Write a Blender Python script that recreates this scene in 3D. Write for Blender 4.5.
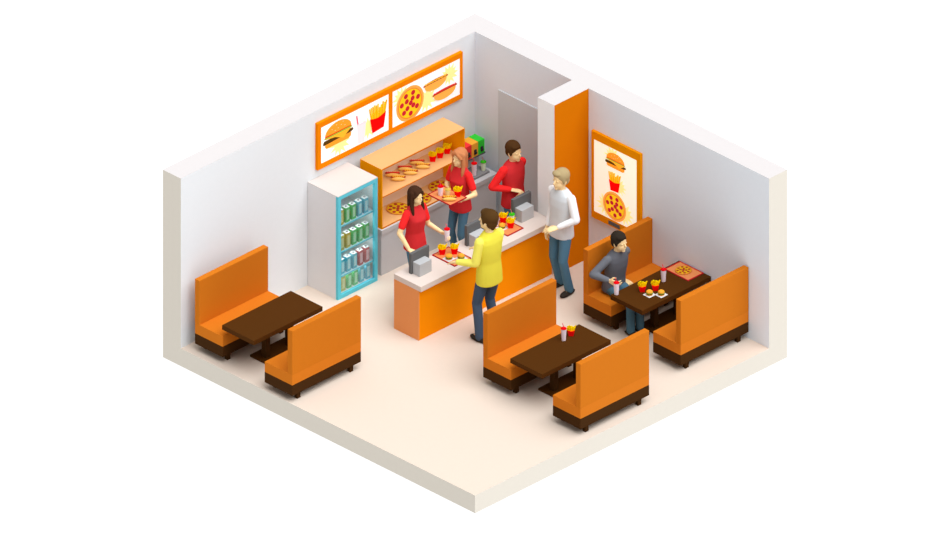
import bpy, bmesh, math, random
from mathutils import Vector, Matrix
random.seed(7)
PI = math.pi
for o in list(bpy.data.objects): bpy.data.objects.remove(o)
C = bpy.context.scene.collection
S = bpy.context.scene

# ------------------------------------------------------------------ camera
cam_d = bpy.data.cameras.new('camera'); cam = bpy.data.objects.new('camera', cam_d); C.objects.link(cam)
cam_d.type = 'ORTHO'; cam_d.ortho_scale = 950 / 80.0
el = math.radians(30)
vd = Vector((math.cos(el)*math.sqrt(.5), -math.cos(el)*math.sqrt(.5), math.sin(el)))
cam.location = Vector((1.16, -1.16, 0)) + vd*25
cam.rotation_euler = (-vd).to_track_quat('-Z', 'Y').to_euler()
cam_d.clip_end = 100
S.camera = cam

# ------------------------------------------------------------------ light
SKY, FLOORLIGHT, SUN, SUN_ANG = .40, 1.05, 3.1, 60
w = bpy.data.worlds.new('world'); S.world = w; w.use_nodes = True
wn = w.node_tree; bg = wn.nodes['Background']                  # even overcast sky above, a white studio ground far below the model
wt = wn.nodes.new('ShaderNodeTexCoord'); ws = wn.nodes.new('ShaderNodeSeparateXYZ'); wr_ = wn.nodes.new('ShaderNodeMapRange')
wr_.inputs['From Min'].default_value = -.12; wr_.inputs['From Max'].default_value = -.02
wr_.inputs['To Min'].default_value = FLOORLIGHT; wr_.inputs['To Max'].default_value = SKY
wn.links.new(wt.outputs['Generated'], ws.inputs[0]); wn.links.new(ws.outputs['Z'], wr_.inputs['Value']); wn.links.new(wr_.outputs['Result'], bg.inputs['Strength'])
bg.inputs['Color'].default_value = (1, 1, 1, 1)
sd = bpy.data.lights.new('sun', 'SUN'); sun = bpy.data.objects.new('sun', sd); C.objects.link(sun)
sd.energy = SUN; sd.angle = math.radians(SUN_ANG); sd.color = (.965, .995, 1.04)
sun.rotation_euler = Vector((0.42, 0.03, 0.90)).to_track_quat('Z', 'Y').to_euler()
sun.location = (4, -3, 6)
S.view_settings.view_transform = 'Standard'; S.view_settings.look = 'None'
S.view_settings.gamma = 1; S.view_settings.use_curve_mapping = False
S.view_settings.exposure = 0.20

# ------------------------------------------------------------------ materials
KF = {'x': 1.09, 'y': .70, 'z': 1.38, 'm': .90, 'menu': 1.06, 'poster': 1.10}     # light that reaches each kind of face
MATS = {}
def lin(h):
    r = []
    for i in (0, 2, 4):
        c = int(h[i:i+2], 16)/255
        r.append(c/12.92 if c <= .04045 else ((c+.055)/1.055)**2.4)
    return r
GLOW = {'menu': .22, 'poster': .45}                    # glow added to brighten the sign panels and their prints
def M(hexc, face='x', name=None, rough=.85, alpha=1):
    key = (hexc, face, rough, alpha)
    if key in MATS: return MATS[key]
    m = bpy.data.materials.new(name or 'paint_'+hexc); m.use_nodes = True
    b = m.node_tree.nodes['Principled BSDF']
    c = [min(.93, v/KF[face]) for v in lin(hexc)]
    b.inputs['Roughness'].default_value = rough
    b.inputs['Specular IOR Level'].default_value = .04
    b.inputs['Base Color'].default_value = (*c, 1)
    # a faint grain of the material itself
    nt = m.node_tree
    tc = nt.nodes.new('ShaderNodeTexCoord'); n = nt.nodes.new('ShaderNodeTexNoise'); n.inputs['Scale'].default_value = 14
    r = nt.nodes.new('ShaderNodeMapRange'); r.inputs['To Min'].default_value = .985; r.inputs['To Max'].default_value = 1.015
    mx = nt.nodes.new('ShaderNodeVectorMath'); mx.operation = 'SCALE'; mx.inputs[0].default_value = c
    nt.links.new(tc.outputs['Object'], n.inputs['Vector']); nt.links.new(n.outputs['Fac'], r.inputs['Value'])
    nt.links.new(r.outputs['Result'], mx.inputs['Scale']); nt.links.new(mx.outputs['Vector'], b.inputs['Base Color'])
    b.inputs['Alpha'].default_value = alpha
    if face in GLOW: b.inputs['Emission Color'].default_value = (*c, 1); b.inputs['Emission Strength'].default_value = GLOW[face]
    MATS[key] = m
    return m

# ------------------------------------------------------------------ mesh helpers
def bx(bm, x0, x1, y0, y1, z0, z1, mi=0, mtop=None, mx=None, my=None):
    v = [bm.verts.new(p) for p in ((x0,y0,z0),(x1,y0,z0),(x1,y1,z0),(x0,y1,z0),(x0,y0,z1),(x1,y0,z1),(x1,y1,z1),(x0,y1,z1))]
    for q, idx in (((3,2,1,0),mi), ((4,5,6,7),mtop), ((0,1,5,4),my), ((1,2,6,5),mx), ((2,3,7,6),my), ((3,0,4,7),mx)):
        f = bm.faces.new([v[i] for i in q]); f.material_index = mi if idx is None else idx
def box(*a, **k):
    bm = bmesh.new(); bx(bm, *a, **k); return bm
def frame_of(d):
    d = Vector(d).normalized()
    u = d.cross(Vector((0,0,1)))
    if u.length < 1e-4: u = Vector((1,0,0))
    u.normalize(); return u, d.cross(u).normalized(), d
def ring(bm, c, u, v, n, p=2.0):
    out = []
    for i in range(n):
        t = 2*PI*i/n; cc, ss = math.cos(t), math.sin(t)
        a = math.copysign(abs(cc)**(2/p), cc); b = math.copysign(abs(ss)**(2/p), ss)
        out.append(bm.verts.new(c + u*a + v*b))
    return out
def skin_rings(bm, rings, mi=0):
    n = len(rings[0])
    for a, b in zip(rings, rings[1:]):
        for i in range(n):
            bm.faces.new((a[i], a[(i+1)%n], b[(i+1)%n], b[i])).material_index = mi
    bm.faces.new(rings[0][::-1]).material_index = mi; bm.faces.new(rings[-1]).material_index = mi
def tube(bm, pts, rad, n=12, mi=0, caps=True):
    """tapered tube through points with rounded ends"""
    pts = [Vector(p) for p in pts]
    rings = []
    for i, p in enumerate(pts):
        d = (pts[min(i+1, len(pts)-1)] - pts[max(i-1, 0)])
        if i == 0: u, v, dd = frame_of(d)
        else:
            dd = d.normalized(); u = (u - dd*u.dot(dd)).normalized(); v = dd.cross(u)
        r = rad[i]
        if i == 0 and caps:
            for k in (0.15, .6): rings.append(ring(bm, p - dd*r*math.cos(k*PI/2), u*r*math.sin(k*PI/2), v*r*math.sin(k*PI/2), n))
        rings.append(ring(bm, p, u*r, v*r, n))
        if i == len(pts)-1 and caps:
            for k in (.6, .15): rings.append(ring(bm, p + dd*r*math.cos(k*PI/2), u*r*math.sin(k*PI/2), v*r*math.sin(k*PI/2), n))
    skin_rings(bm, rings, mi)
def cyl(bm, x, y, z0, z1, r0, r1, n=20, mi=0):
    skin_rings(bm, [ring(bm, Vector((x,y,z0)), Vector((r0,0,0)), Vector((0,r0,0)), n), ring(bm, Vector((x,y,z1)), Vector((r1,0,0)), Vector((0,r1,0)), n)], mi)
def lathe(bm, prof, n=24, mi=0, c=(0,0)):
    skin_rings(bm, [ring(bm, Vector((c[0],c[1],z)), Vector((r,0,0)), Vector((0,r,0)), n) for r, z in prof], mi)
def ell(bm, c, a, b, d, n=16, m=10, mi=0):
    """ellipsoid from three half-axis vectors"""
    c = Vector(c); rings = []
    for j in range(m):
        t = PI*(j+.5)/m if 0 < j < m-1 else (PI*.03 if j == 0 else PI*.97)
        rings.append(ring(bm, c - d*math.cos(t), a*math.sin(t), b*math.sin(t), n))
    skin_rings(bm, rings, mi)
def prism(bm, poly, z0, z1, mi=0):
    a = [bm.verts.new((x,y,z0)) for x,y in poly]; b = [bm.verts.new((x,y,z1)) for x,y in poly]
    n = len(poly)
    bm.faces.new(a[::-1]).material_index = mi; bm.faces.new(b).material_index = mi
    for i in range(n): bm.faces.new((a[i],a[(i+1)%n],b[(i+1)%n],b[i])).material_index = mi

def link(name, me, parent=None, loc=None):
    o = bpy.data.objects.new(name, me); C.objects.link(o)
    if parent: o.parent = parent
    if loc: o.location = loc
    return o
def obj(name, bm, mats, parent=None, loc=None, bevel=0, smooth=False):
    bmesh.ops.recalc_face_normals(bm, faces=bm.faces)
    if bevel: bmesh.ops.bevel(bm, geom=bm.edges[:], offset=bevel, segments=2, affect='EDGES', profile=.5)
    me = bpy.data.meshes.new(name); bm.to_mesh(me); bm.free()
    for m in (mats if isinstance(mats, (list, tuple)) else [mats]): me.materials.append(m)
    if smooth:
        for p in me.polygons: p.use_smooth = True
    return link(name, me, parent, loc)
def tag(o, label, cat, group=None):
    o['label'] = label; o['category'] = cat
    if group: o['group'] = group
    return o
def thing(name, label, cat, loc=(0,0,0), rz=0, group=None):
    o = bpy.data.objects.new(name, None); C.objects.link(o); o.location = loc; o.rotation_euler = (0,0,rz)
    o.empty_display_size = .05
    return tag(o, label, cat, group)
def struct(o): o['kind'] = 'structure'; return o
PROTO = {}
def copy_tree(o, parent=None):
    c = o.copy(); C.objects.link(c)
    if parent: c.parent = parent
    for ch in o.children: copy_tree(ch, c)
    return c
def inst(key, make, label, loc, rz=0, group=None):
    """first call builds the kind, later ones copy the thing with its parts"""
    if key not in PROTO: PROTO[key] = o = make()
    else: o = copy_tree(PROTO[key])
    o.location = loc; o.rotation_euler = (0,0,rz); o['label'] = label
    if group: o['group'] = group
    elif 'group' in o: del o['group']
    return o
def remesh(o, voxel, it=3, fac=.5):
    m = o.modifiers.new('r', 'REMESH'); m.mode = 'VOXEL'; m.voxel_size = voxel; m.use_smooth_shade = True
    s = o.modifiers.new('s', 'SMOOTH'); s.iterations = it; s.factor = fac
    bpy.context.view_layer.update()
    me = bpy.data.meshes.new_from_object(o.evaluated_get(bpy.context.evaluated_depsgraph_get()))
    old = o.data; o.modifiers.clear(); o.data = me; me.name = o.name
    bpy.data.meshes.remove(old)
    for p in me.polygons: p.use_smooth = True

# ------------------------------------------------------------------ the room
L, H, T, D = 5.2, 2.451, .318, .257
m_top = M('F7F0ED','z'); m_wall = M('EEF1F3','x','wall_paint'); m_edge = M('D2CBBF','m','cut_edge'); m_floor = M('FFECD9','z','floor_cream')
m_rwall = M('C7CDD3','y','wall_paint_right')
struct(obj('floor', box(0,L,-L,0,-D,0, 1, mtop=0), [m_floor, m_edge]))
struct(obj('wall_left', box(-T,0,-L,T,-D,H, 0, mtop=1, my=2), [m_wall, m_top, m_edge]))
struct(obj('wall_right', box(0.0005,L,0,T,-D,H, 2, mtop=1, my=0), [m_rwall, m_top, m_edge]))
p = struct(obj('wall_partition', box(1.714,2.010,-.606,-.0005,0.0005,H, 0, mtop=1, mx=2), [M('FFF6EC','y'), m_top, M('E17A00','x')]))
struct(obj('door_1', box(.424,1.50,-.014,-.0005,.0005,1.79), M('B2B8BB','y')))

# ------------------------------------------------------------------ booths and tables
m_or = M('D1751B','x','booth_orange_vinyl'); m_seat = M('D8791F','x','seat_orange_vinyl')
m_dk = M('442910','x','dark_wood'); m_tb = M('5B340E','z','table_wood')
def booth(length, flip):
    """seat bench, origin at its left lower corner; back at x=0 (flip: back at the +x side)"""
    t = thing('booth_bench', '', 'bench')
    W = .49; X = (lambda a, b: (a, b)) if not flip else (lambda a, b: (W-b, W-a))
    obj('base', box(0,W,0,length,.10,.25), m_dk, t, bevel=.003)
    obj('seat', box(*X(0,W),0,length,.25,.40), m_seat, t, bevel=.004)
    a, b = X(0,.082)
    obj('backrest', box(a-.001 if not flip else a,b+(.001 if flip else 0),0,length,.398,1.035), m_or, t, bevel=.004)
    for x in (.03, W-.078):
        for y in (.117, length-.165):
            obj('leg', box(x,x+.048,y,y+.057,0,.102), m_dk, t)
    return t
def table(length, up=0, sh=0):
    t = thing('dining_table', '', 'table')
    obj('tabletop', box(sh,.564+sh,-sh,length-sh,.50+up,.565+up), [m_tb], t, bevel=.002)
    obj('foot_plate', box(.115,.45,.38,1.02,0,.03), m_tb, t)
    for y in (.456, .868):
        obj('post', box(.243,.321,y,y+.075,.028,.502+up), m_dk, t)
    return t
BG = 'orange booth benches'; TG = 'dark wooden dining tables'
groups = [
  ((0,0), 1.215, 1.215, 1.215, 'orange booth bench against the white left wall, left of the empty dark table', 'orange booth bench with its back to the viewer, right of the empty dark table', 'dark wooden dining table with nothing on it, between the two leftmost booth benches'),
  ((3.138,1.957), 1.215, 1.215, 1.215, 'orange booth bench in the middle beside the customer in yellow', 'frontmost orange booth bench with its back to the viewer, nearest the bottom corner', 'dark wooden dining table holding only one drink and one box of fries'),
  ((2.899,3.967), 1.142, 1.2149, 1.20, 'orange booth bench under the wall poster where the man in grey sits', 'orange booth bench at the right end of the room beside the grey wall', 'dark wooden dining table with the pizza tray, two burgers and two boxes of fries'),
]
for (dx, dy), l1, lt, l2, a, b, c in groups:
    inst(('bl', l1), lambda: booth(l1, False), a, (.16+dx, -5.112+dy, 0), group=BG)
    inst(('t', lt), lambda: table(lt) if lt == 1.215 else table(lt, .057, .07), c, (.642+dx, -5.114+dy, 0), group=TG)
    inst(('br', l2), lambda: booth(l2, True), b, (1.46+dx, -5.180+dy, 0), group=BG)

# ------------------------------------------------------------------ service counter
t = thing('service_counter', 'long bright orange service counter with a pale cream top', 'counter', (1.531,-2.963,0))
obj('body', box(0,.437,0.012,2.356,0,.717), M('FF9200','x'), t)
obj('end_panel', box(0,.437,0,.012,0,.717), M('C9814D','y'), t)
obj('worktop', box(0,.477,-.001,2.356,.717,.792), M('FDEBDF','z','cream_top'), t, bevel=.002)
t = thing('back_counter', 'grey back counter with a light grey top along the left wall', 'counter', (0.002,-2.143,0))
obj('body', box(0,.485,0,2.03,0,.592), M('D0D2D3','x'), t)
obj('worktop', box(0,.503,-.01,2.04,.592,.658), M('E3E3E3','z'), t, bevel=.002)

# ------------------------------------------------------------------ drinks fridge
tl = M('68D2E4','x','teal_frame')
t = thing('drinks_fridge', 'tall grey drinks fridge with a teal framed glass door', 'fridge', (0.003,-2.963,0))
bm = bmesh.new()
bx(bm, 0,.50,0,.022,0,1.485); bx(bm, 0,.50,.681,.703,0,1.485); bx(bm, 0,.02,.022,.681,0,1.485)
bx(bm, .02,.50,.022,.681,0,.05); bx(bm, .02,.50,.022,.681,1.45,1.485, 0)
obj('cabinet', bm, M('C4C3C3','y'), t)
obj('top_panel', box(0,.537,0,.703,1.4852,1.492), M('F5EBE3','z'), t)
obj('liner', (lambda b: (bx(b,.021,.025,.023,.68,.051,1.449), bx(b,.025,.495,.676,.680,.051,1.449), bx(b,.025,.495,.023,.027,.051,1.449), b)[-1])(bmesh.new()), M('DDF0F2','x'), t)
dr = obj('door_frame', (lambda b: (bx(b,.501,.537,0,.055,0,1.485), bx(b,.501,.537,.65,.703,0,1.485), bx(b,.501,.537,.055,.65,0,.055), bx(b,.501,.537,.055,.65,1.432,1.485), b)[-1])(bmesh.new()), tl, t)
g = bpy.data.materials.new('clear_glass'); g.use_nodes = True
nt = g.node_tree; nt.nodes.clear(); out = nt.nodes.new('ShaderNodeOutputMaterial')
tr = nt.nodes.new('ShaderNodeBsdfTransparent'); tr.inputs[0].default_value = (.94,.98,.985,1); gl = nt.nodes.new('ShaderNodeBsdfGlossy'); gl.inputs['Roughness'].default_value = .05
mx = nt.nodes.new('ShaderNodeMixShader'); mx.inputs[0].default_value = .10
nt.links.new(tr.outputs[0], mx.inputs[1]); nt.links.new(gl.outputs[0], mx.inputs[2]); nt.links.new(mx.outputs[0], out.inputs[0])
obj('glass', box(.515,.519,.055,.65,.055,1.432), g, dr)
SH = [.055, .300, .647, 1.018]
for z in SH[1:]:
    s = obj('shelf', box(.025,.498,.027,.676,z-.012,z), M('DDF3F6','z'), t)
    obj('shelf_edge', box(.4982,.508,.027,.676,z-.016,z+.002), tl, s)
def added_lamp(name, x0, x1, y0, y1, z, power, parent, world_loc):  # white strip plus an area light, added to brighten an interior
    obj(name, box(x0,x1,y0,y1,z,z+.006), M('FFFFFF','z'), parent)
    ld = bpy.data.lights.new(name+'_light', 'AREA'); ld.shape = 'RECTANGLE'; ld.size = x1-x0; ld.size_y = y1-y0; ld.energy = power; ld.color = (1,.99,.97)
    lo = bpy.data.objects.new(name+'_light', ld); C.objects.link(lo); lo.location = (world_loc[0]+(x0+x1)/2, world_loc[1]+(y0+y1)/2, world_loc[2]+z-.003)
for z in (1.44, 1.000, .629, .282): added_lamp('added_fridge_strip', .43, .47, .08, .58, z, .85, t, (.003,-2.963,0))  # unseen lamps added under fridge top and shelves to brighten the cartons
def carton(col, dark):
    def make():
        t = thing('drink_carton', '', 'carton')
        obj('box', box(0,.072,0,.072,0,.205), M(col,'x'), t, bevel=.002)
        obj('top', box(.002,.070,.002,.070,.2052,.212), M('E6EFEE','z'), t)
        obj('label_panel', box(.0722,.074,.016,.058,.035,.175), M(dark,'x'), t)
        b = bmesh.new(); cyl(b,.0375,.0375,.212,.222,.014,.014,10); obj('cap', b, M('8E9A9E','z'), t)
        return t
    return make
CK = {'y':('C6BE62','DDDFA8','olive yellow'), 'g':('52CC82','B5E8C4','green'), 'b':('58C2D6','B9E6EA','blue'), 'r':('C4606A','E2C0C8','dull red')}
rows = [('yggbb'.replace(' ',''), 'bottom', -.0), ('bbbrr','second lowest',-.02), ('yyggg','second highest',-.02), ('yggbb','top',-.03)]
ordn = ['leftmost','second','third','fourth','rightmost']
for (seq, sn, oy), z in zip(rows, SH):
    for i, k in enumerate(seq):
        col, lt, cn = CK[k]
        inst('carton'+k, carton(col, lt), f'{cn} drink carton, {ordn[i]}{"" if i in (0,4) else " from left"} on the {sn} fridge shelf',
             (.415, -2.868+i*.109+{'bottom':.022,'second lowest':.008,'second highest':.0,'top':-.012}[sn], z+.0005), group=f'drink cartons on the {sn} shelf of the fridge')

# ------------------------------------------------------------------ food display case
li = M('FFC584','z','light_orange_board'); do = M('FB8800','y','deep_orange_side'); eg = M('DD7A10','x','orange_edge')
t = thing('food_display_case', 'open orange display case of two shelves standing on the grey back counter', 'display case', (.095,-2.127,.6585))
obj('side_panel', box(0,.384,0,.014,0,.863,0,mtop=1), [do, li], t); obj('side_panel', box(0,.384,1.455,1.469,0,.863,0,mtop=1), [do, li], t)
obj('back_panel', box(0,.012,.014,1.455,0,.85), M('FFE6CB','x'), t)
for nm, z0, z1 in (('top_board',.845,.863), ('shelf',.448,.460), ('bottom_board',0,.018)):
    s = obj(nm, box(.012 if nm != 'top_board' else 0,.380,.014,1.455,z0,z1), li, t)
    obj('edge_strip', box(.3802,.385,.014,1.455,z0,z1), eg, s)

added_lamp('added_case_strip', .05,.33,.10,1.37,.838,.9,t,(.095,-2.127,.6585)); added_lamp('added_case_strip', .05,.33,.10,1.37,.441,.7,t,(.095,-2.127,.6585))  # unseen fill lamps added under the boards to lighten the case inside
# ------------------------------------------------------------------ food
def m_cup(hh, lid, straw, body):
    def make():
        t = thing('drink_cup', '', 'cup')
        b = bmesh.new(); lathe(b, [(.026,0),(.027,.002),(.036,hh-.004),(.036,hh)]); obj('cup_body', b, M(body,'m'), t, smooth=False)
        b = bmesh.new(); lathe(b, [(.038,hh),(.038,hh+.008),(.030,hh+.012),(.028,hh+.016)]); obj('lid', b, M(lid,'z'), t)
        b = bmesh.new(); tube(b, [(0,0,hh+.012),(-.004,-.004,hh+.05),(-.012,-.010,hh+.075)], [.0045]*3, 8); obj('straw', b, M(straw,'m'), t)
        return t
    return make
def m_fries():
    t = thing('fries_box', '', 'fries')
    b = bmesh.new()
    lo = [(-.030,-.018),(.030,-.018),(.030,.018),(-.030,.018)]; hi = [(-.046,-.026),(.046,-.026),(.046,.026),(-.046,.026)]
    A = [b.verts.new((x,y,0)) for x,y in lo]; Bv = [b.verts.new((x,y,.085)) for x,y in hi]
    m1 = b.verts.new((0,-.026,.070)); m2 = b.verts.new((0,.026,.088))
    b.faces.new(A[::-1]); b.faces.new((A[0],A[1],Bv[1],m1,Bv[0])); b.faces.new((A[2],A[3],Bv[3],m2,Bv[2])); b.faces.new((A[1],A[2],Bv[2],Bv[1])); b.faces.new((A[3],A[0],Bv[0],Bv[3]))
    b.faces.new((Bv[0],m1,Bv[1],Bv[2],m2,Bv[3]))
    obj('carton', b, M('FF0A0A','m'), t)
    b = bmesh.new(); rr = random.Random(3)
    for j in (-.010, .010):
        for i in range(9):
            x = -.034+.068*i/8; h = rr.uniform(.118,.150)-abs(x)*.25; sx = x*.55+rr.uniform(-.008,.008); sy = rr.uniform(-.010,.010)
            tube(b, [(x*.9,j,.06),(x+sx,j+sy,h)], [.0088]*2, 4, mi=(i+(j>0))%2, caps=False)
    obj('fries', b, [M('FFD000','m'), M('FFB800','m')], t)
    return t
def m_hotdog(sauce):
    def make():
        t = thing('hot_dog', '', 'hot dog')
        Vx, Vy, Vz = Vector((1,0,0)), Vector((0,1,0)), Vector((0,0,1))
        b = bmesh.new()
        ell(b, (0,-.017,.026), Vx*.088, Vy*.022, Vz*.026); ell(b, (0,.017,.026), Vx*.088, Vy*.022, Vz*.026); ell(b, (0,0,.018), Vx*.082, Vy*.03, Vz*.017)
        obj('bun', b, M('FFBC62','m'), t, smooth=True)
        b = bmesh.new(); tube(b, [(-.085,0,.048),(-.04,0,.044),(.04,0,.044),(.085,0,.048)], [.012,.012,.012,.012], 10); obj('sausage', b, M('B04A30','m'), t, smooth=True)
        b = bmesh.new(); tube(b, [(-.075+.15*i/12,   .008*(-1)**i, .058) for i in range(13)], [.0075]*13, 6); obj('sauce', b, M('E0322B' if sauce == 'k' else 'F5B52A','m'), t)
        return t
    return make
def m_burger():
    t = thing('burger', '', 'burger'); a, b_, c = Vector((1,0,0)), Vector((0,1,0)), Vector((0,0,1))
    def dd(name, prof, col):
        b = bmesh.new(); lathe(b, prof, 20); return obj(name, b, M(col,'m'), t, smooth=True)
    dd('bottom_bun', [(.034,0),(.041,.004),(.042,.012),(.038,.014)], 'F2A03A')
    dd('patty', [(.040,.014),(.044,.017),(.044,.023),(.040,.026)], '5A3A14')
    b = bmesh.new(); prism(b, [(.045,0),(0,.045),(-.045,0),(0,-.045)], .026, .029); obj('cheese', b, M('FFC21E','m'), t)
    dd('lettuce', [(.043,.029),(.046,.031),(.041,.033)], '8DB53A')
    dd('top_bun', [(.041,.033),(.043,.040),(.038,.052),(.026,.061),(.010,.065)], 'FF9F33')
    return t
def m_pizza(r):
    def make():
        t = thing('pizza', '', 'pizza')
        b = bmesh.new(); lathe(b, [(r*.95,0),(r,.006),(r*.98,.014),(r*.90,.016),(r*.86,.009)], 32); obj('crust', b, M('F59C3C','z'), t)
        b = bmesh.new(); cyl(b,0,0,.0085,.0125,r*.865,r*.865,32); obj('cheese', b, M('FFC81E','z'), t)
        b = bmesh.new()
        for i, (a, q) in enumerate([(0,0)]+[(k*PI/2+.4,.33) for k in range(4)]+[(k*PI/4,.68) for k in range(8)]):
            cyl(b, q*r*math.cos(a), q*r*math.sin(a), .0127, .0145, r*.155, r*.155, 10)
        obj('pepperoni', b, M('C0332B','z'), t)
        return t
    return make
def m_tray(sx, sy, rim='CC2430'):
    def make():
        t = thing('serving_tray', '', 'tray')
        b = bmesh.new(); X, Y = sx/2, sy/2
        bx(b,-X,X,-Y,Y,0,.005); e = .012
        bx(b,-X,X,-Y,-Y+e,.005,.012); bx(b,-X,X,Y-e,Y,.005,.012); bx(b,-X,-X+e,-Y+e,Y-e,.005,.012); bx(b,X-e,X,-Y+e,Y-e,.005,.012)
        obj('tray_rim', b, M(rim,'z'), t)
        obj('liner', box(-X+e,X-e,-Y+e,Y-e,.0052,.0068), M('FFA062','z'), t)
        return t
    return make
def m_paper():
    return tag(obj('wrapper_paper', box(-.06,.06,-.06,.06,0,.002), M('FFFFFF','z')), '', 'paper')
CUP = m_cup(.165, 'FF0A14', 'E8455A', 'FFDCE4'); CUPS = m_cup(.125, 'FF0A14', 'E8455A', 'FFDCE4'); GCUP = m_cup(.115, '3FD61E', 'C98A80', 'D8FFCB')
def cup(l, loc): return inst('cup', CUP, l, loc)
def scup(l, loc): return inst('scup', CUPS, l, loc)
def gcup(l, loc): return inst('gcup', GCUP, l, loc)
def fries(l, loc, g=None): return inst('fries', m_fries, l, loc, PI/4, g)
def burger(l, loc, lp):
    inst('paper', m_paper, lp, loc)
    return inst('burger', m_burger, l, (loc[0], loc[1], loc[2]+.0023), PI/5)

# in the display case
zs = .6585+.4605; zb = .6585+.0185
for i, (wh) in enumerate(('at the left end', 'in the middle', 'nearest the boxes of fries')):
    inst('hdk', m_hotdog('k'), f'hot dog with red ketchup {wh} of the display shelf', (.200,-1.655+i*.216,zs), PI/4, 'hot dogs on the upper display shelf')
    inst('hdm', m_hotdog('m'), f'hot dog with yellow mustard {wh} of the display shelf', (.318,-1.675+i*.216,zs), PI/4, 'hot dogs on the upper display shelf')
for (x, y), wh in zip(((.287,-1.035),(.288,-.905),(.275,-.768)), ('leftmost','middle','rightmost')):
    fries(f'red box of fries, {wh} of the three on the upper display shelf', (x,y,zs), 'fries on the upper display shelf')
for x, y, l in ((.285,-1.645,'pepperoni pizza at the left end of the lower display shelf'), (.29,-1.275,'pepperoni pizza partly hidden behind the dark haired worker'), (.27,-.885,'pepperoni pizza in the display case behind the held tray')):
    inst('pizza', m_pizza(.153), l, (x,y,zb), .3, 'pizzas on the lower display shelf')

# drinks machine
t = thing('drinks_machine', 'drinks machine with red, yellow and green dispensers on the grey back counter', 'drinks machine', (0.1,-.48,.6585))
gm = M('6B6B6B','z','machine_grey')
obj('back_panel', box(.02,.095,0,.36,0,.215), M('D6D6D6','x'), t)
obj('base_bar', box(.02,.205,0.0,.362,.2155,.232), gm, t)
obj('drip_tray', box(.0952,.330,0.0,.31,0,.03), [M('A0A0A0','z')], t, bevel=.003)
for i, (c, n) in enumerate((('F23B3B','red dispenser'),('F7B13C','yellow dispenser'),('3AD63F','green dispenser'))):
    y = .008+i*.114
    d = obj('dispenser', box(.03,.20,y,y+.112,.2325,.425), M(c,'x'), t); d['label'] = n
    b = bmesh.new(); bx(b,.2002,.216,y+.042,y+.074,.27,.335); bx(b,.216,.232,y+.048,y+.068,.285,.31); obj('nozzle', b, M('3A3A3A','x'), d)
cup('pink drink with a red lid standing under the red and yellow drinks dispensers', (.370,-.385,.689))
gcup('small green lidded drink under the green drinks dispenser', (.362,-.215,.689))

# cash registers
def register():
    t = thing('cash_register', '', 'cash register')
    obj('screen', box(-.046,0,0,.316,0,.289), M('6A6A6A','x'), t, bevel=.003)
    obj('screen_glass', box(-.0495,-.0462,.02,.296,.03,.265), M('30343A','x'), t)
    obj('terminal_box', box(.0005,.122,.027,.237,0,.173), M('C2C2C2','x'), t, bevel=.003)
    return t
for x, y, l in ((1.70,-2.825,'grey cash register at the left end of the orange counter'), (1.70,-1.84,'grey cash register behind the customer in yellow'), (1.647,-.968,'grey cash register in front of the man in the long sleeved red shirt')):
    inst('register', register, l, (x,y,.7925), group='cash registers on the orange counter')

# trays on the counter
zc = .7925
inst('tray', m_tray(.405,.295), 'red rimmed tray under the hand of the customer in yellow', (1.748,-2.16,zc)); zt = zc+.0125-.005
fries('box of fries on the left corner of the tray beside the customer in yellow', (1.625,-2.205,zt))
fries('box of fries under the held pink drink, on the tray beside the yellow customer', (1.722,-2.085,zt))
burger('left burger of two on the tray beside the customer in yellow', (1.765,-2.225,zt), 'white paper under the left burger on the tray beside the customer in yellow')
burger('right burger of two on the tray beside the customer in yellow', (1.866,-2.11,zt), 'white paper under the right burger on the tray beside the customer in yellow')
inst('tray2', m_tray(.345,.285), 'red rimmed tray at the right end of the counter beside the register', (1.709,-1.163,zc))
fries('box of fries at the back of the right hand counter tray', (1.60,-1.10,zt))
fries('box of fries at the front of the right hand counter tray, before the green lid', (1.76,-1.130,zt))
scup('red lidded drink half hidden behind the head of the customer in yellow', (1.59,-1.215,zt))
gcup('green lidded drink standing on the right hand counter tray', (1.678,-1.027,zt))
burger('burger on the right hand counter tray', (1.69,-1.21,zt), 'white paper under the burger on the right hand counter tray')

# table tops
zt = .5655
cup('pink drink with a red lid on the middle table beside one box of fries', (3.93,-2.362,zt))
fries('box of fries on the middle table beside one pink drink', (3.915,-2.216,zt))
zt = .6225; q = .07
cup('pink drink with a red lid beside the pizza tray', (3.769+q,-.437-q,zt))
fries('box of fries on the right table, nearer the seated man', (3.765+q,-.806-q,zt))
fries('box of fries on the right table, nearer the standing pink drink', (3.86+q,-.67-q,zt))
burger('left burger of two on the right table', (3.885+q,-.80-q,zt), 'white paper under the left burger on the right table')
burger('right burger of two on the right table', (3.99+q,-.697-q,zt), 'white paper under the right burger on the right table')
inst('tray3', m_tray(.415,.275,'E8323A'), 'red rimmed tray holding a pizza at the wall end of the right table', (3.782+q,-.085-q,zt))
inst('pizza2', m_pizza(.108), 'small pepperoni pizza on the tray on the right table', (3.770+q,-.085-q,zt+.0072), .2)

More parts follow.
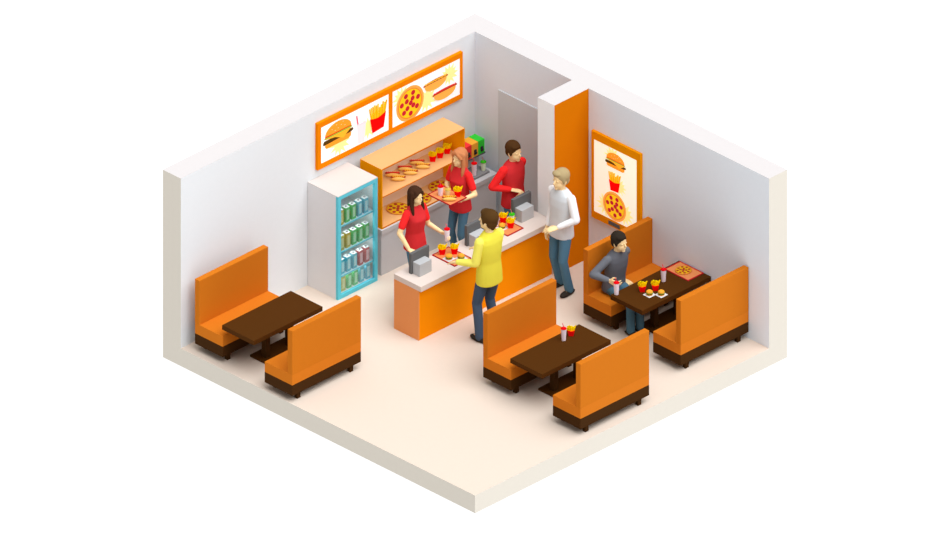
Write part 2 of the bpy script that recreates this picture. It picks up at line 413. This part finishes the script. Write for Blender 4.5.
# ------------------------------------------------------------------ wall posters
class Art:
    """flat printed shapes on a sheet: u along the wall, v up; each layer a hair above the last"""
    def __init__(s, P): s.P = P; s.bm = bmesh.new(); s.mats = []; s.k = 0
    def poly(s, pts, col):
        if col not in s.mats: s.mats.append(col)
        s.k += 1; o = .0002*s.k
        f = s.bm.faces.new([s.bm.verts.new(s.P(u, v, o)) for u, v in pts]); f.material_index = s.mats.index(col)
    def tri(s, pts, col, c):
        n = len(pts)
        if col not in s.mats: s.mats.append(col)
        s.k += 1; o = .0002*s.k
        cv = s.bm.verts.new(s.P(*c, o)); vs = [s.bm.verts.new(s.P(u, v, o)) for u, v in pts]
        for i in range(n): s.bm.faces.new((cv, vs[i], vs[(i+1)%n])).material_index = s.mats.index(col)
    def ell(s, c, a, b, col, t0=0, t1=2*PI, n=28, rot=0):
        pts = []
        full = abs(t1-t0-2*PI) < 1e-6
        for i in range(n if full else n+1):
            t = t0+(t1-t0)*i/n; x, y = a*math.cos(t), b*math.sin(t)
            pts.append((c[0]+x*math.cos(rot)-y*math.sin(rot), c[1]+x*math.sin(rot)+y*math.cos(rot)))
        s.poly(pts, col)
    def burst(s, c, r, n=12):
        pts = [(c[0]+(r if i%2 == 0 else r*.55)*(1+.12*math.sin(i*2.3))*math.cos(PI*i/n), c[1]+(r if i%2 == 0 else r*.55)*math.sin(PI*i/n)) for i in range(2*n)]
        s.tri(pts, 'FFF09A', c)
    def line(s, pts, wd, col):
        for (a, b), (c, d) in zip(pts, pts[1:]):
            l = math.hypot(c-a, d-b) or 1; nx, ny = -(d-b)/l*wd/2, (c-a)/l*wd/2
            s.poly([(a+nx,b+ny),(a-nx,b-ny),(c-nx,d-ny),(c+nx,d+ny)], col)
    def burger(s, c, q, sq=1.0, rot=0):
        R = lambda x, y: (c[0]+(x*math.cos(rot)-y*sq*math.sin(rot))*q, c[1]+(x*math.sin(rot)+y*sq*math.cos(rot))*q)
        E = lambda x, y, a, b, col, t0=0, t1=2*PI: s.poly([R(x+a*math.cos(t0+(t1-t0)*i/24), y+b*math.sin(t0+(t1-t0)*i/24)) for i in range(24 if t1-t0 > 6.2 else 25)], col)
        s.poly([R(-.43,-.20),(R(-.43,-.30)),R(-.38,-.36),R(.34,-.36),R(.42,-.30),R(.43,-.18)], 'FF9B2B')
        s.poly([R(-.50,-.16),R(-.48,-.22),R(-.40,-.22),R(-.05,-.20),R(.40,-.18),R(.5,-.14),R(.48,-.06),R(-.46,-.08)], '57390F')
        s.poly([R(-.42,-.05),R(-.1,-.10),R(.18,-.26),R(.30,-.13),R(.44,-.03),R(.44,.01),R(-.42,.0)], 'FFB52E')
        s.line([R(-.45,-.01),R(.45,.0)], .035*q, '8FB83A'); s.line([R(-.43,.03),R(.43,.04)], .035*q, 'E3200E')
        E(0,.05,.43,.34,'FF9B2B',0,PI)
        for x, y in ((-.2,.2),(-.05,.28),(.1,.22),(.22,.15),(0,.16),(-.1,.12),(.16,.3)): E(x,y,.018,.01,'FFD9A0')
    def fries(s, c, q):
        R = lambda x, y: (c[0]+x*q, c[1]+y*q)
        rr = random.Random(5)
        for i in range(11):
            x = -.30+.06*i; h = .32+.18*rr.random(); dx = x*.35
            s.poly([R(x-.035,-.05),R(x+.035,-.05),R(x+dx+.04,h),R(x+dx-.03,h+.02)], 'FFC21A' if i%2 else 'F7A90C')
        s.poly([R(-.27,-.55),R(.27,-.50),R(.38,.07),R(.18,.0),R(0,-.04),R(-.18,-.02),R(-.38,.03)], 'FF0505')
    def cup(s, c, q):
        R = lambda x, y: (c[0]+x*q, c[1]+y*q)
        s.poly([R(-.20,-.5),R(.18,-.5),R(.27,.38),R(-.27,.38)], 'FFE4E8'); s.poly([R(-.29,.36),R(.29,.36),R(.27,.44),R(-.27,.44)], 'FFDCE2')
        s.line([R(-.2,.44),R(-.28,.88)], .07*q, 'F2566A')
    def pizza(s, c, r):
        s.ell(c, r, r, 'FFA64D'); s.ell(c, r*.86, r*.86, 'E0822B'); s.ell(c, r*.80, r*.80, 'FFC91F')
        for a, q in [(.2,.05)]+[(k*2*PI/4+.9,.30) for k in range(4)]+[(k*2*PI/7+.3,.60) for k in range(7)]:
            s.ell((c[0]+q*r*math.cos(a), c[1]+q*r*math.sin(a)), r*.15, r*.15, 'C22430', n=10)
    def hotdog(s, c, q, col, rot=0):
        R = lambda x, y: (c[0]+(x*math.cos(rot)-y*math.sin(rot))*q, c[1]+(x*math.sin(rot)+y*math.cos(rot))*q)
        s.poly([R(.5*math.cos(t),.05+.075*math.sin(t)) for t in [2*PI*i/20 for i in range(20)]], 'A8442C')
        s.poly([R(-.44,.03)]+[R(-.44*math.cos(t),.03-.25*math.sin(t)**.8) for t in [PI*i/18 for i in range(1,18)]]+[R(.44,.03)], 'FFAE4B')
        s.line([R(-.44+.88*i/14, .085+.018*(-1)**i) for i in range(15)], .045*q, col)
    def build(s, parent):
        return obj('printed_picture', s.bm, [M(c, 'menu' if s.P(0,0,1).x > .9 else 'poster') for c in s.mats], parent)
# menu board on the left wall (u = y, v = z)
t = thing('menu_board', 'long orange framed menu board with two food pictures on the left wall', 'menu board', (0.0005,0,0))
of = M('FF8A00','x'); y0, y1, z0, z1 = -2.824, -.26, 1.614, 2.285; ym = (388.8-475)/56.57-.045; ym2 = ym+.067
b = bmesh.new(); bx(b,0,.044,y0,y0+.06,z0,z1); bx(b,0,.044,y1-.05,y1,z0,z1); bx(b,0,.044,y0+.06,y1-.05,z0,z0+.075); bx(b,0,.044,y0+.06,y1-.05,z1-.075,z1); bx(b,0,.044,ym,ym2,z0+.075,z1-.075)
obj('frame', b, of, t)
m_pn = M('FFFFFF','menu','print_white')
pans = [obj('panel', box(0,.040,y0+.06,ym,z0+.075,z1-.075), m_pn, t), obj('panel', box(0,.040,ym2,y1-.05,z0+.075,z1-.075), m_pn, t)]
def LW(X, Y):
    y = (X-475)/56.57-.045; return y, (201.4+28.28*(.045-y)-Y)/69.28
P = lambda u, v, o: Vector((.0402+o, u, v)) if o < .5 else Vector((1,0,0))
A = Art(P)
A.burst(LW(340,143), .19); A.burst(LW(368,128), .16); A.burger(LW(338.4,132.6), .54, .80); A.cup(LW(361.5,132), .30); A.fries(LW(378,116.5), .37)
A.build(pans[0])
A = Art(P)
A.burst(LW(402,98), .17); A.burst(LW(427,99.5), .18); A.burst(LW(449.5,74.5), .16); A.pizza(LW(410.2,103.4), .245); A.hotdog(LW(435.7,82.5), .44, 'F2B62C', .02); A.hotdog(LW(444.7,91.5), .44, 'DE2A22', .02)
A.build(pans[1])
# poster on the right wall (u = x, v = z)
t = thing('wall_poster', 'tall orange framed food poster on the grey right wall', 'poster', (0,-.0005,0))
x0, x1, z0, z1 = 2.098, 2.962, .655, 1.90
b = bmesh.new(); bx(b,x0,x0+.045,-.04,0,z0,z1); bx(b,x1-.065,x1,-.04,0,z0,z1); bx(b,x0+.045,x1-.065,-.04,0,z0,z0+.10); bx(b,x0+.045,x1-.065,-.04,0,z1-.11,z1)
obj('frame', b, M('FF8200','y'), t)
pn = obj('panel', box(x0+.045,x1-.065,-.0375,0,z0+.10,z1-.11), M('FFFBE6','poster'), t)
obj('plate', box(2.40,2.60,-.0425,-.0402,z0+.018,z0+.072), M('555555','y'), t)
def RW(X, Y):
    x = (X-475)/56.57+.04; return x, (201.4+28.28*(x+.04)-Y)/69.28
A = Art(lambda u, v, o: Vector((u, -.0377-o, v)) if o < .5 else Vector((0,0,0)))
A.burst(RW(612.5,157), .15); A.burst(RW(619,187), .13); A.burst(RW(606,205), .17); A.burst(RW(624,214), .17)
A.burger(RW(615.5,162.0), .37, .80); A.fries(RW(614.6,182), .26); A.pizza(RW(614.8,206.6), .205)
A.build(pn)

# ------------------------------------------------------------------ people
SK = M('FFCC98','m','skin')
def hand(bm, wr, d, n, side, curl=.35, k=1.0):
    """palm, four unequal jointed fingers and a thumb on the side given by `side`"""
    d = d.normalized(); n = (n - d*n.dot(d)).normalized(); s = side - d*side.dot(d) - n*side.dot(n); s.normalize()
    for i, off in enumerate((.030,.010,-.010,-.029)):
        a = wr + s*off*.55*k; kn = wr + d*(.088-.006*abs(i-1))*k + s*off*k
        tube(bm, [a, kn], [.0135*k,.0115*k], 8)
        dirv = (d + s*off*4.0).normalized(); p0 = kn
        ln = (.040,.045,.041,.032)[i]*k; rad = .0092*k
        for j, q in enumerate((1,.72,.56)):
            ang = curl*(j+.4)
            v = dirv*math.cos(ang)+n*math.sin(ang); p1 = p0+v*ln*q
            tube(bm, [p0,p1], [rad, rad*.9], 8); p0 = p1; rad *= .92
    p0 = wr + s*.022*k + d*.018*k; v = (s*.75+d*.62+n*.25).normalized(); p1 = p0+v*.048*k
    tube(bm, [wr+s*.008*k,p0,p1], [.014*k,.0145*k,.011*k], 8); v = (d*.85+n*.4+s*.15).normalized(); tube(bm, [p1,p1+v*.034*k], [.0108*k,.009*k], 8)
def ik(a, b, l1, l2, pole):
    d = b-a; L_ = d.length
    if L_ > (l1+l2)*.995: b = a+d*((l1+l2)*.995/L_); d = b-a; L_ = d.length
    x = (l1*l1-l2*l2+L_*L_)/(2*L_); h = math.sqrt(max(0,l1*l1-x*x)); dn = d/L_
    p = pole-dn*pole.dot(dn); p.normalize()
    return a+dn*x+p*h, b
def person(label, x, y, face, Hh, hr, hl, cols, hair, *, sleeve='long', seated=None, female=False, lean=0, turn=0, feet=None, fd=None, poles=None, hand_dirs=None, palms=None, curl=(.35,.35), hem=.80, grp=None):
    k = Hh/1.75
    F = Vector((math.cos(face), math.sin(face), 0)); Lf = Vector((-F.y, F.x, 0)); U = Vector((0,0,1)); O = Vector((x,y,0))
    root = thing('person', label, 'person', (x,y,0))
    hipz = .92*k if seated is None else seated
    hip = U*hipz
    up = (U + F*lean).normalized(); fw = (F - up*F.dot(up)).normalized()
    B = lambda f, l, u: hip + fw*f*k + Lf*l*k + up*(u-.92)*k            # trunk frame (u measured as if standing)
    g = .86 if female else 1.0
    sh = {s: B(-.005, s*.160*g, 1.388) for s in (-1,1)}
    hd = Vector((math.cos(face+turn), math.sin(face+turn), 0)); hl_ = Vector((-hd.y, hd.x, 0))
    hc = B(.02, 0, 1.615)
    r = 1.14*k*(.90 if female else 1)
    def HP(f, l, u): return hc + hd*f*r + hl_*l*r + U*u*r
    # arms
    wr = {}; elb = {}
    tgt = {-1: Vector(hr)-O, 1: Vector(hl)-O}
    for s in (-1,1):
        pole = Vector(poles[0 if s < 0 else 1]) if poles else (-U*1.0 - F*.6 + Lf*s*.5)
        elb[s], wr[s] = ik(sh[s], tgt[s], .285*k, .245*k, pole)
    # legs
    hj = {s: hip + Lf*s*.085*k - U*.02*k for s in (-1,1)}
    ank = {}; kne = {}
    for i, s in enumerate((-1,1)):
        fp = Vector(feet[i])-O if feet else hip*0 + Lf*s*.10*k - F*.02*k
        ank[s] = Vector((fp.x, fp.y, .075*k))
        kne[s], ank[s] = ik(hj[s], ank[s], .425*k, .42*k, F)
        if seated is not None: kne[s] = Vector((ank[s].x-.01*F.x, ank[s].y-.01*F.y, .425))
    # ---- the body: one continuous skin surface
    bm = bmesh.new()
    def trunk(b, prof, grow=0, p=2.3):
        rs = []
        for u, wdt, dep, f in prof:
            rs.append(ring(b, B(f,0,u), Lf*(wdt/2*k*g*.95+grow), fw*(dep/2*k+grow), 24, p))
        skin_rings(b, rs)
    trunk(bm, [(.86,.26,.17,0),(.95,.29,.19,0),(1.07,.25,.17,0),(1.25,.30,.19,0),(1.37,.31,.17,-.005),(1.43,.24,.13,-.005),(1.47,.12,.11,0)])
    tube(bm, [B(-.01,0,1.42), B(.0,0,1.48), HP(-.015,0,-.06)], [.056*k,.050*k,.052*k], 16)
    ell(bm, HP(-.012,0,.022), hd*.092*r, hl_*.074*r, U*.094*r, 24, 16)                 # skull
    ell(bm, HP(.018,0,-.045), hd*.068*r, hl_*.056*r, U*.066*r, 20, 14)                 # jaw and cheeks
    ell(bm, HP(.060,0,-.092), hd*.022*r, hl_*.024*r, U*.018*r)                         # chin
    tube(bm, [HP(.078,0,.012), HP(.098,0,-.022)], [.007*r,.0125*r], 10)                # nose
    ell(bm, HP(.080,0,-.060), hd*.010*r, hl_*.022*r, U*.006*r)                         # lips
    for s in (-1,1):
        ell(bm, HP(.072,s*.030,.006), hd*.010*r, hl_*.014*r, U*.008*r)                 # eyelids
        ell(bm, HP(-.005,s*.074,-.015), hd*.020*r, hl_*.008*r, U*.030*r)               # ears
        tube(bm, [sh[s], elb[s]], [.046*k,.037*k], 12); tube(bm, [elb[s], wr[s]], [.038*k,.026*k], 12)
        hdv = Vector(hand_dirs[0 if s < 0 else 1]) if hand_dirs else (wr[s]-elb[s])
        pn = Vector(palms[0 if s < 0 else 1]) if palms else -U
        sd = hdv.cross(pn)*(-s)                                                        # thumb side
        hand(bm, wr[s]+hdv.normalized()*.008, hdv, pn, sd, curl[0 if s < 0 else 1], k*1.05)
        tube(bm, [hj[s], kne[s], ank[s], Vector((ank[s].x,ank[s].y,.06))], [.070*k,.048*k,.032*k,.028*k], 14)
        fdir = (Vector(fd[0 if s < 0 else 1]) if fd else F).normalized()
        tube(bm, [Vector((ank[s].x,ank[s].y,.045*k)), Vector((ank[s].x,ank[s].y,.04*k))+fdir*.10], [.026*k,.022*k], 12)
    o = obj('body', bm, SK, root); remesh(o, .0045, 2)
    # ---- trousers
    bm = bmesh.new()
    if seated is None: trunk(bm, [(.86,.29,.21,0),(.94,.325,.225,0),(1.02,.30,.20,0)])
    else: ell(bm, hip+U*.02, F*.13*k, Lf*.165*k, U*.10*k)
    for s in (-1,1):
        hemp = Vector((ank[s].x, ank[s].y, .068))
        tube(bm, [hj[s], hj[s].lerp(kne[s],.5), kne[s], kne[s].lerp(hemp,.5), hemp], [.084*k*g,.076*k*g,.061*k*g,.058*k*g,.060*k] if seated is None else [.074,.068,.060,.056,.056], 16)
    o = obj('trousers', bm, M(cols['trousers'],'m'), root); remesh(o, .008, 3)
    # ---- shoes
    for i, s in enumerate((-1,1)):
        fdir = (Vector(fd[i]) if fd else F).normalized(); fl = Vector((-fdir.y, fdir.x, 0)); c = Vector((ank[s].x, ank[s].y, 0))
        bm = bmesh.new()
        ell(bm, c+U*.045-fdir*.015, fdir*.065, fl*.045, U*.050); ell(bm, c+U*.032+fdir*.075, fdir*.095, fl*.047, U*.036); ell(bm, c+U*.022+fdir*.03, fdir*.14, fl*.045, U*.022)
        for v in bm.verts: v.co.z = max(v.co.z, .004)
        o = obj('shoe', bm, M('35302A','m'), root); remesh(o, .006, 2)
        mz = min(v.co.z for v in o.data.vertices)
        for v in o.data.vertices: v.co.z -= mz-.0008
    # ---- shirt and sleeves
    bm = bmesh.new()
    hz = hem if seated is None else .86
    prof = [(hz,.37,.265,0),(hz+.03,.37,.265,0),(.95,.355,.25,0),(1.08,.325,.225,0),(1.25,.365,.24,.0),(1.35,.375,.225,-.003),(1.41,.335,.19,-.005),(1.455,.22,.15,-.005),(1.475,.145,.13,0)]
    if female: prof = [(hz,.40,.275,0),(hz+.03,.40,.27,0),(.95,.37,.245,0),(1.08,.315,.205,0),(1.20,.34,.235,.008),(1.28,.355,.255,.014),(1.36,.355,.205,0),(1.41,.315,.175,-.005),(1.455,.20,.14,-.005),(1.475,.14,.125,0)]
    trunk(bm, prof)
    for s in (-1,1): tube(bm, [sh[s]+Lf*(-s)*.05, sh[s].lerp(elb[s],.12)], [.055*k,.056*k], 14)
    o = obj('shirt', bm, M(cols['shirt'],'m'), root); remesh(o, .009, 4)
    for i, s in enumerate((-1,1)):
        bm = bmesh.new()
        a = sh[s]+Lf*(s)*.008
        if sleeve == 'long': tube(bm, [a, a.lerp(elb[s],.5), elb[s]], [.060*k,.056*k,.054*k], 16); tube(bm, [elb[s], elb[s].lerp(wr[s],.5), elb[s].lerp(wr[s],.93)], [.054*k,.047*k,.039*k], 16)
        else: tube(bm, [a, a.lerp(elb[s],.35), a.lerp(elb[s],.66)], [.054*k,.053*k,.052*k], 16)
        o = obj('sleeve', bm, M(cols['sleeve'],'m'), root); remesh(o, .009, 3)
    # ---- hair
    bm = bmesh.new()
    ell(bm, HP(-.024,0,.042), hd*.098*r, hl_*.088*r, U*.090*r, 24, 16)
    ell(bm, HP(-.050,0,-.005), hd*.058*r, hl_*.080*r, U*.080*r, 24, 16)
    if not female:
        ell(bm, HP(.030,-.012,.082), hd*.058*r, hl_*.064*r, U*.034*r)
        for s in (-1,1): ell(bm, HP(.006,s*.068,.012), hd*.026*r, hl_*.016*r, U*.050*r)
        tube(bm, [HP(-.06,0,-.02), HP(-.055,0,-.075)], [.055*r,.030*r], 14)
    else:
        ell(bm, HP(.020,0,.080), hd*.062*r, hl_*.068*r, U*.040*r)
        tube(bm, [HP(-.055,0,.03), HP(-.065,0,-.08), HP(-.085,0,-.17), HP(-.085,0,-.25)], [.078*r,.070*r,.058*r,.028*r], 18)
        for s in (-1,1):
            ln = .33 if s < 0 else .27
            tube(bm, [HP(-.005,s*.066,.055), HP(.004,s*.080,-.03), HP(.012,s*.088,-.12), HP(.035,s*.094,-.19), HP(.050,s*.088,-ln)], [.036*r,.030*r,.028*r,.022*r,.006*r], 14)
            tube(bm, [HP(.060,s*.006,.090), HP(.066,s*.045,.060), HP(.045,s*.074,.015)], [.022*r,.022*r,.018*r], 12)
    o = obj('hair', bm, M(hair,'m'), root); remesh(o, .006, 3)
    return root
RED = dict(shirt='CC3033', sleeve='FF2A2A', trousers='4E768E')
DX, DNY = 0.0, -PI/2
person('woman with long dark hair in a red top, passing a pink drink over the counter', 1.23,-2.29, DX, 1.655, (1.40,-2.57,.93), (1.49,-2.065,1.0), RED, '41291B',
       sleeve='short', female=True, curl=(.3,.75), hem=.82, palms=((0,0,-1),(.3,-.3,-.2)), hand_dirs=((1,.1,-.3),(1,.05,.0)), poles=((-.8,-.6,-.3),(-.4,.2,-1)))
cup('pink drink held over the counter by the dark haired woman', (1.605,-2.10,.945))
person('woman with long auburn hair in a red top carrying a food tray', .93,-1.19, DNY, 1.635, (.875,-1.36,1.085), (1.19,-1.40,1.085), RED, 'BF7A4E',
       sleeve='short', female=True, curl=(.15,.15), hem=.82, palms=((0,0,1),(0,0,1)), hand_dirs=((.1,-1,.0),(-.35,-1,0.0)), poles=((-.7,.3,-1),(.4,.5,-1)))
zt = 1.128
inst('tray', None, 'red rimmed tray carried by the woman with auburn hair', (1.05,-1.54,zt)); z2 = zt+.0075
scup('pink drink with a red lid on the carried tray', (.975,-1.585,z2))
inst('ycup', m_cup(.075,'F0C95A','E0C080','FFE2A0'), 'small pale yellow cup on the carried tray', (1.035,-1.515,z2))
fries('box of fries on the carried tray', (1.15,-1.455,z2))
inst('hdm', None, 'hot dog with mustard on the carried tray', (1.145,-1.598,z2), PI/4)
person('man with brown hair in a long sleeved red shirt working behind the counter', 1.33,-.655, DX, 1.67, (1.42,-.79,1.07), (1.42,-.66,.97), RED, '4A2F17',
       hem=.82, poles=((-.3,-.6,-1),(-.5,-.1,-1)), curl=(.4,.4))
person('customer in a yellow shirt seen from behind at the counter', 2.545,-2.295, PI, 1.84, (2.31,-2.17,1.14), (2.29,-2.605,1.125), dict(shirt='DDD245', sleeve='EFE362', trousers='445468'), '4D3418',
       hem=.78, turn=.25, feet=((2.55,-2.18,0),(2.52,-2.43,0)), poles=((.3,-.3,-1),(.5,-.0,-1)), hand_dirs=((-1,-.1,-.1),(-.9,.1,-.45)), curl=(.3,.15))
person('man with light brown hair in a grey shirt with white sleeves by the orange pillar', 2.318,-.79, DNY, 1.73, (2.125,-.84,.875), (2.46,-.99,1.03), dict(shirt='D0D5D8', sleeve='FFFFFF', trousers='4E768E'), 'A8946C',
       hem=.80, feet=((2.235,-.73,0),(2.465,-.80,0)), fd=((-.1,-1,0),(.1,-1,0)), poles=((-.2,.4,-1),(1,.6,-.3)), hand_dirs=((0,-.1,-1),(-.5,-1,-.1)), palms=((1,0,0),(-.3,0,-1)), curl=(.3,.25))
person('man with black hair in a dark grey jumper seated at the right table', 3.285,-.83, DX, 1.66, (3.50,-1.13,.745), (3.26,-.65,.475), dict(shirt='5C5D63', sleeve='66686E', trousers='48697A'), '2E2720',
       seated=.485, lean=.13, feet=((3.74,-.985,0),(3.76,-.845,0)), poles=((-.2,-1,-.8),(-1,.0,-.2)), hand_dirs=((1,.1,-.05),(1,.1,-.12)), palms=((0,1,0),(0,0,-1)), curl=(.7,.3))
cup('pink drink with a red lid held by the seated man', (3.655,-1.155,.6225))
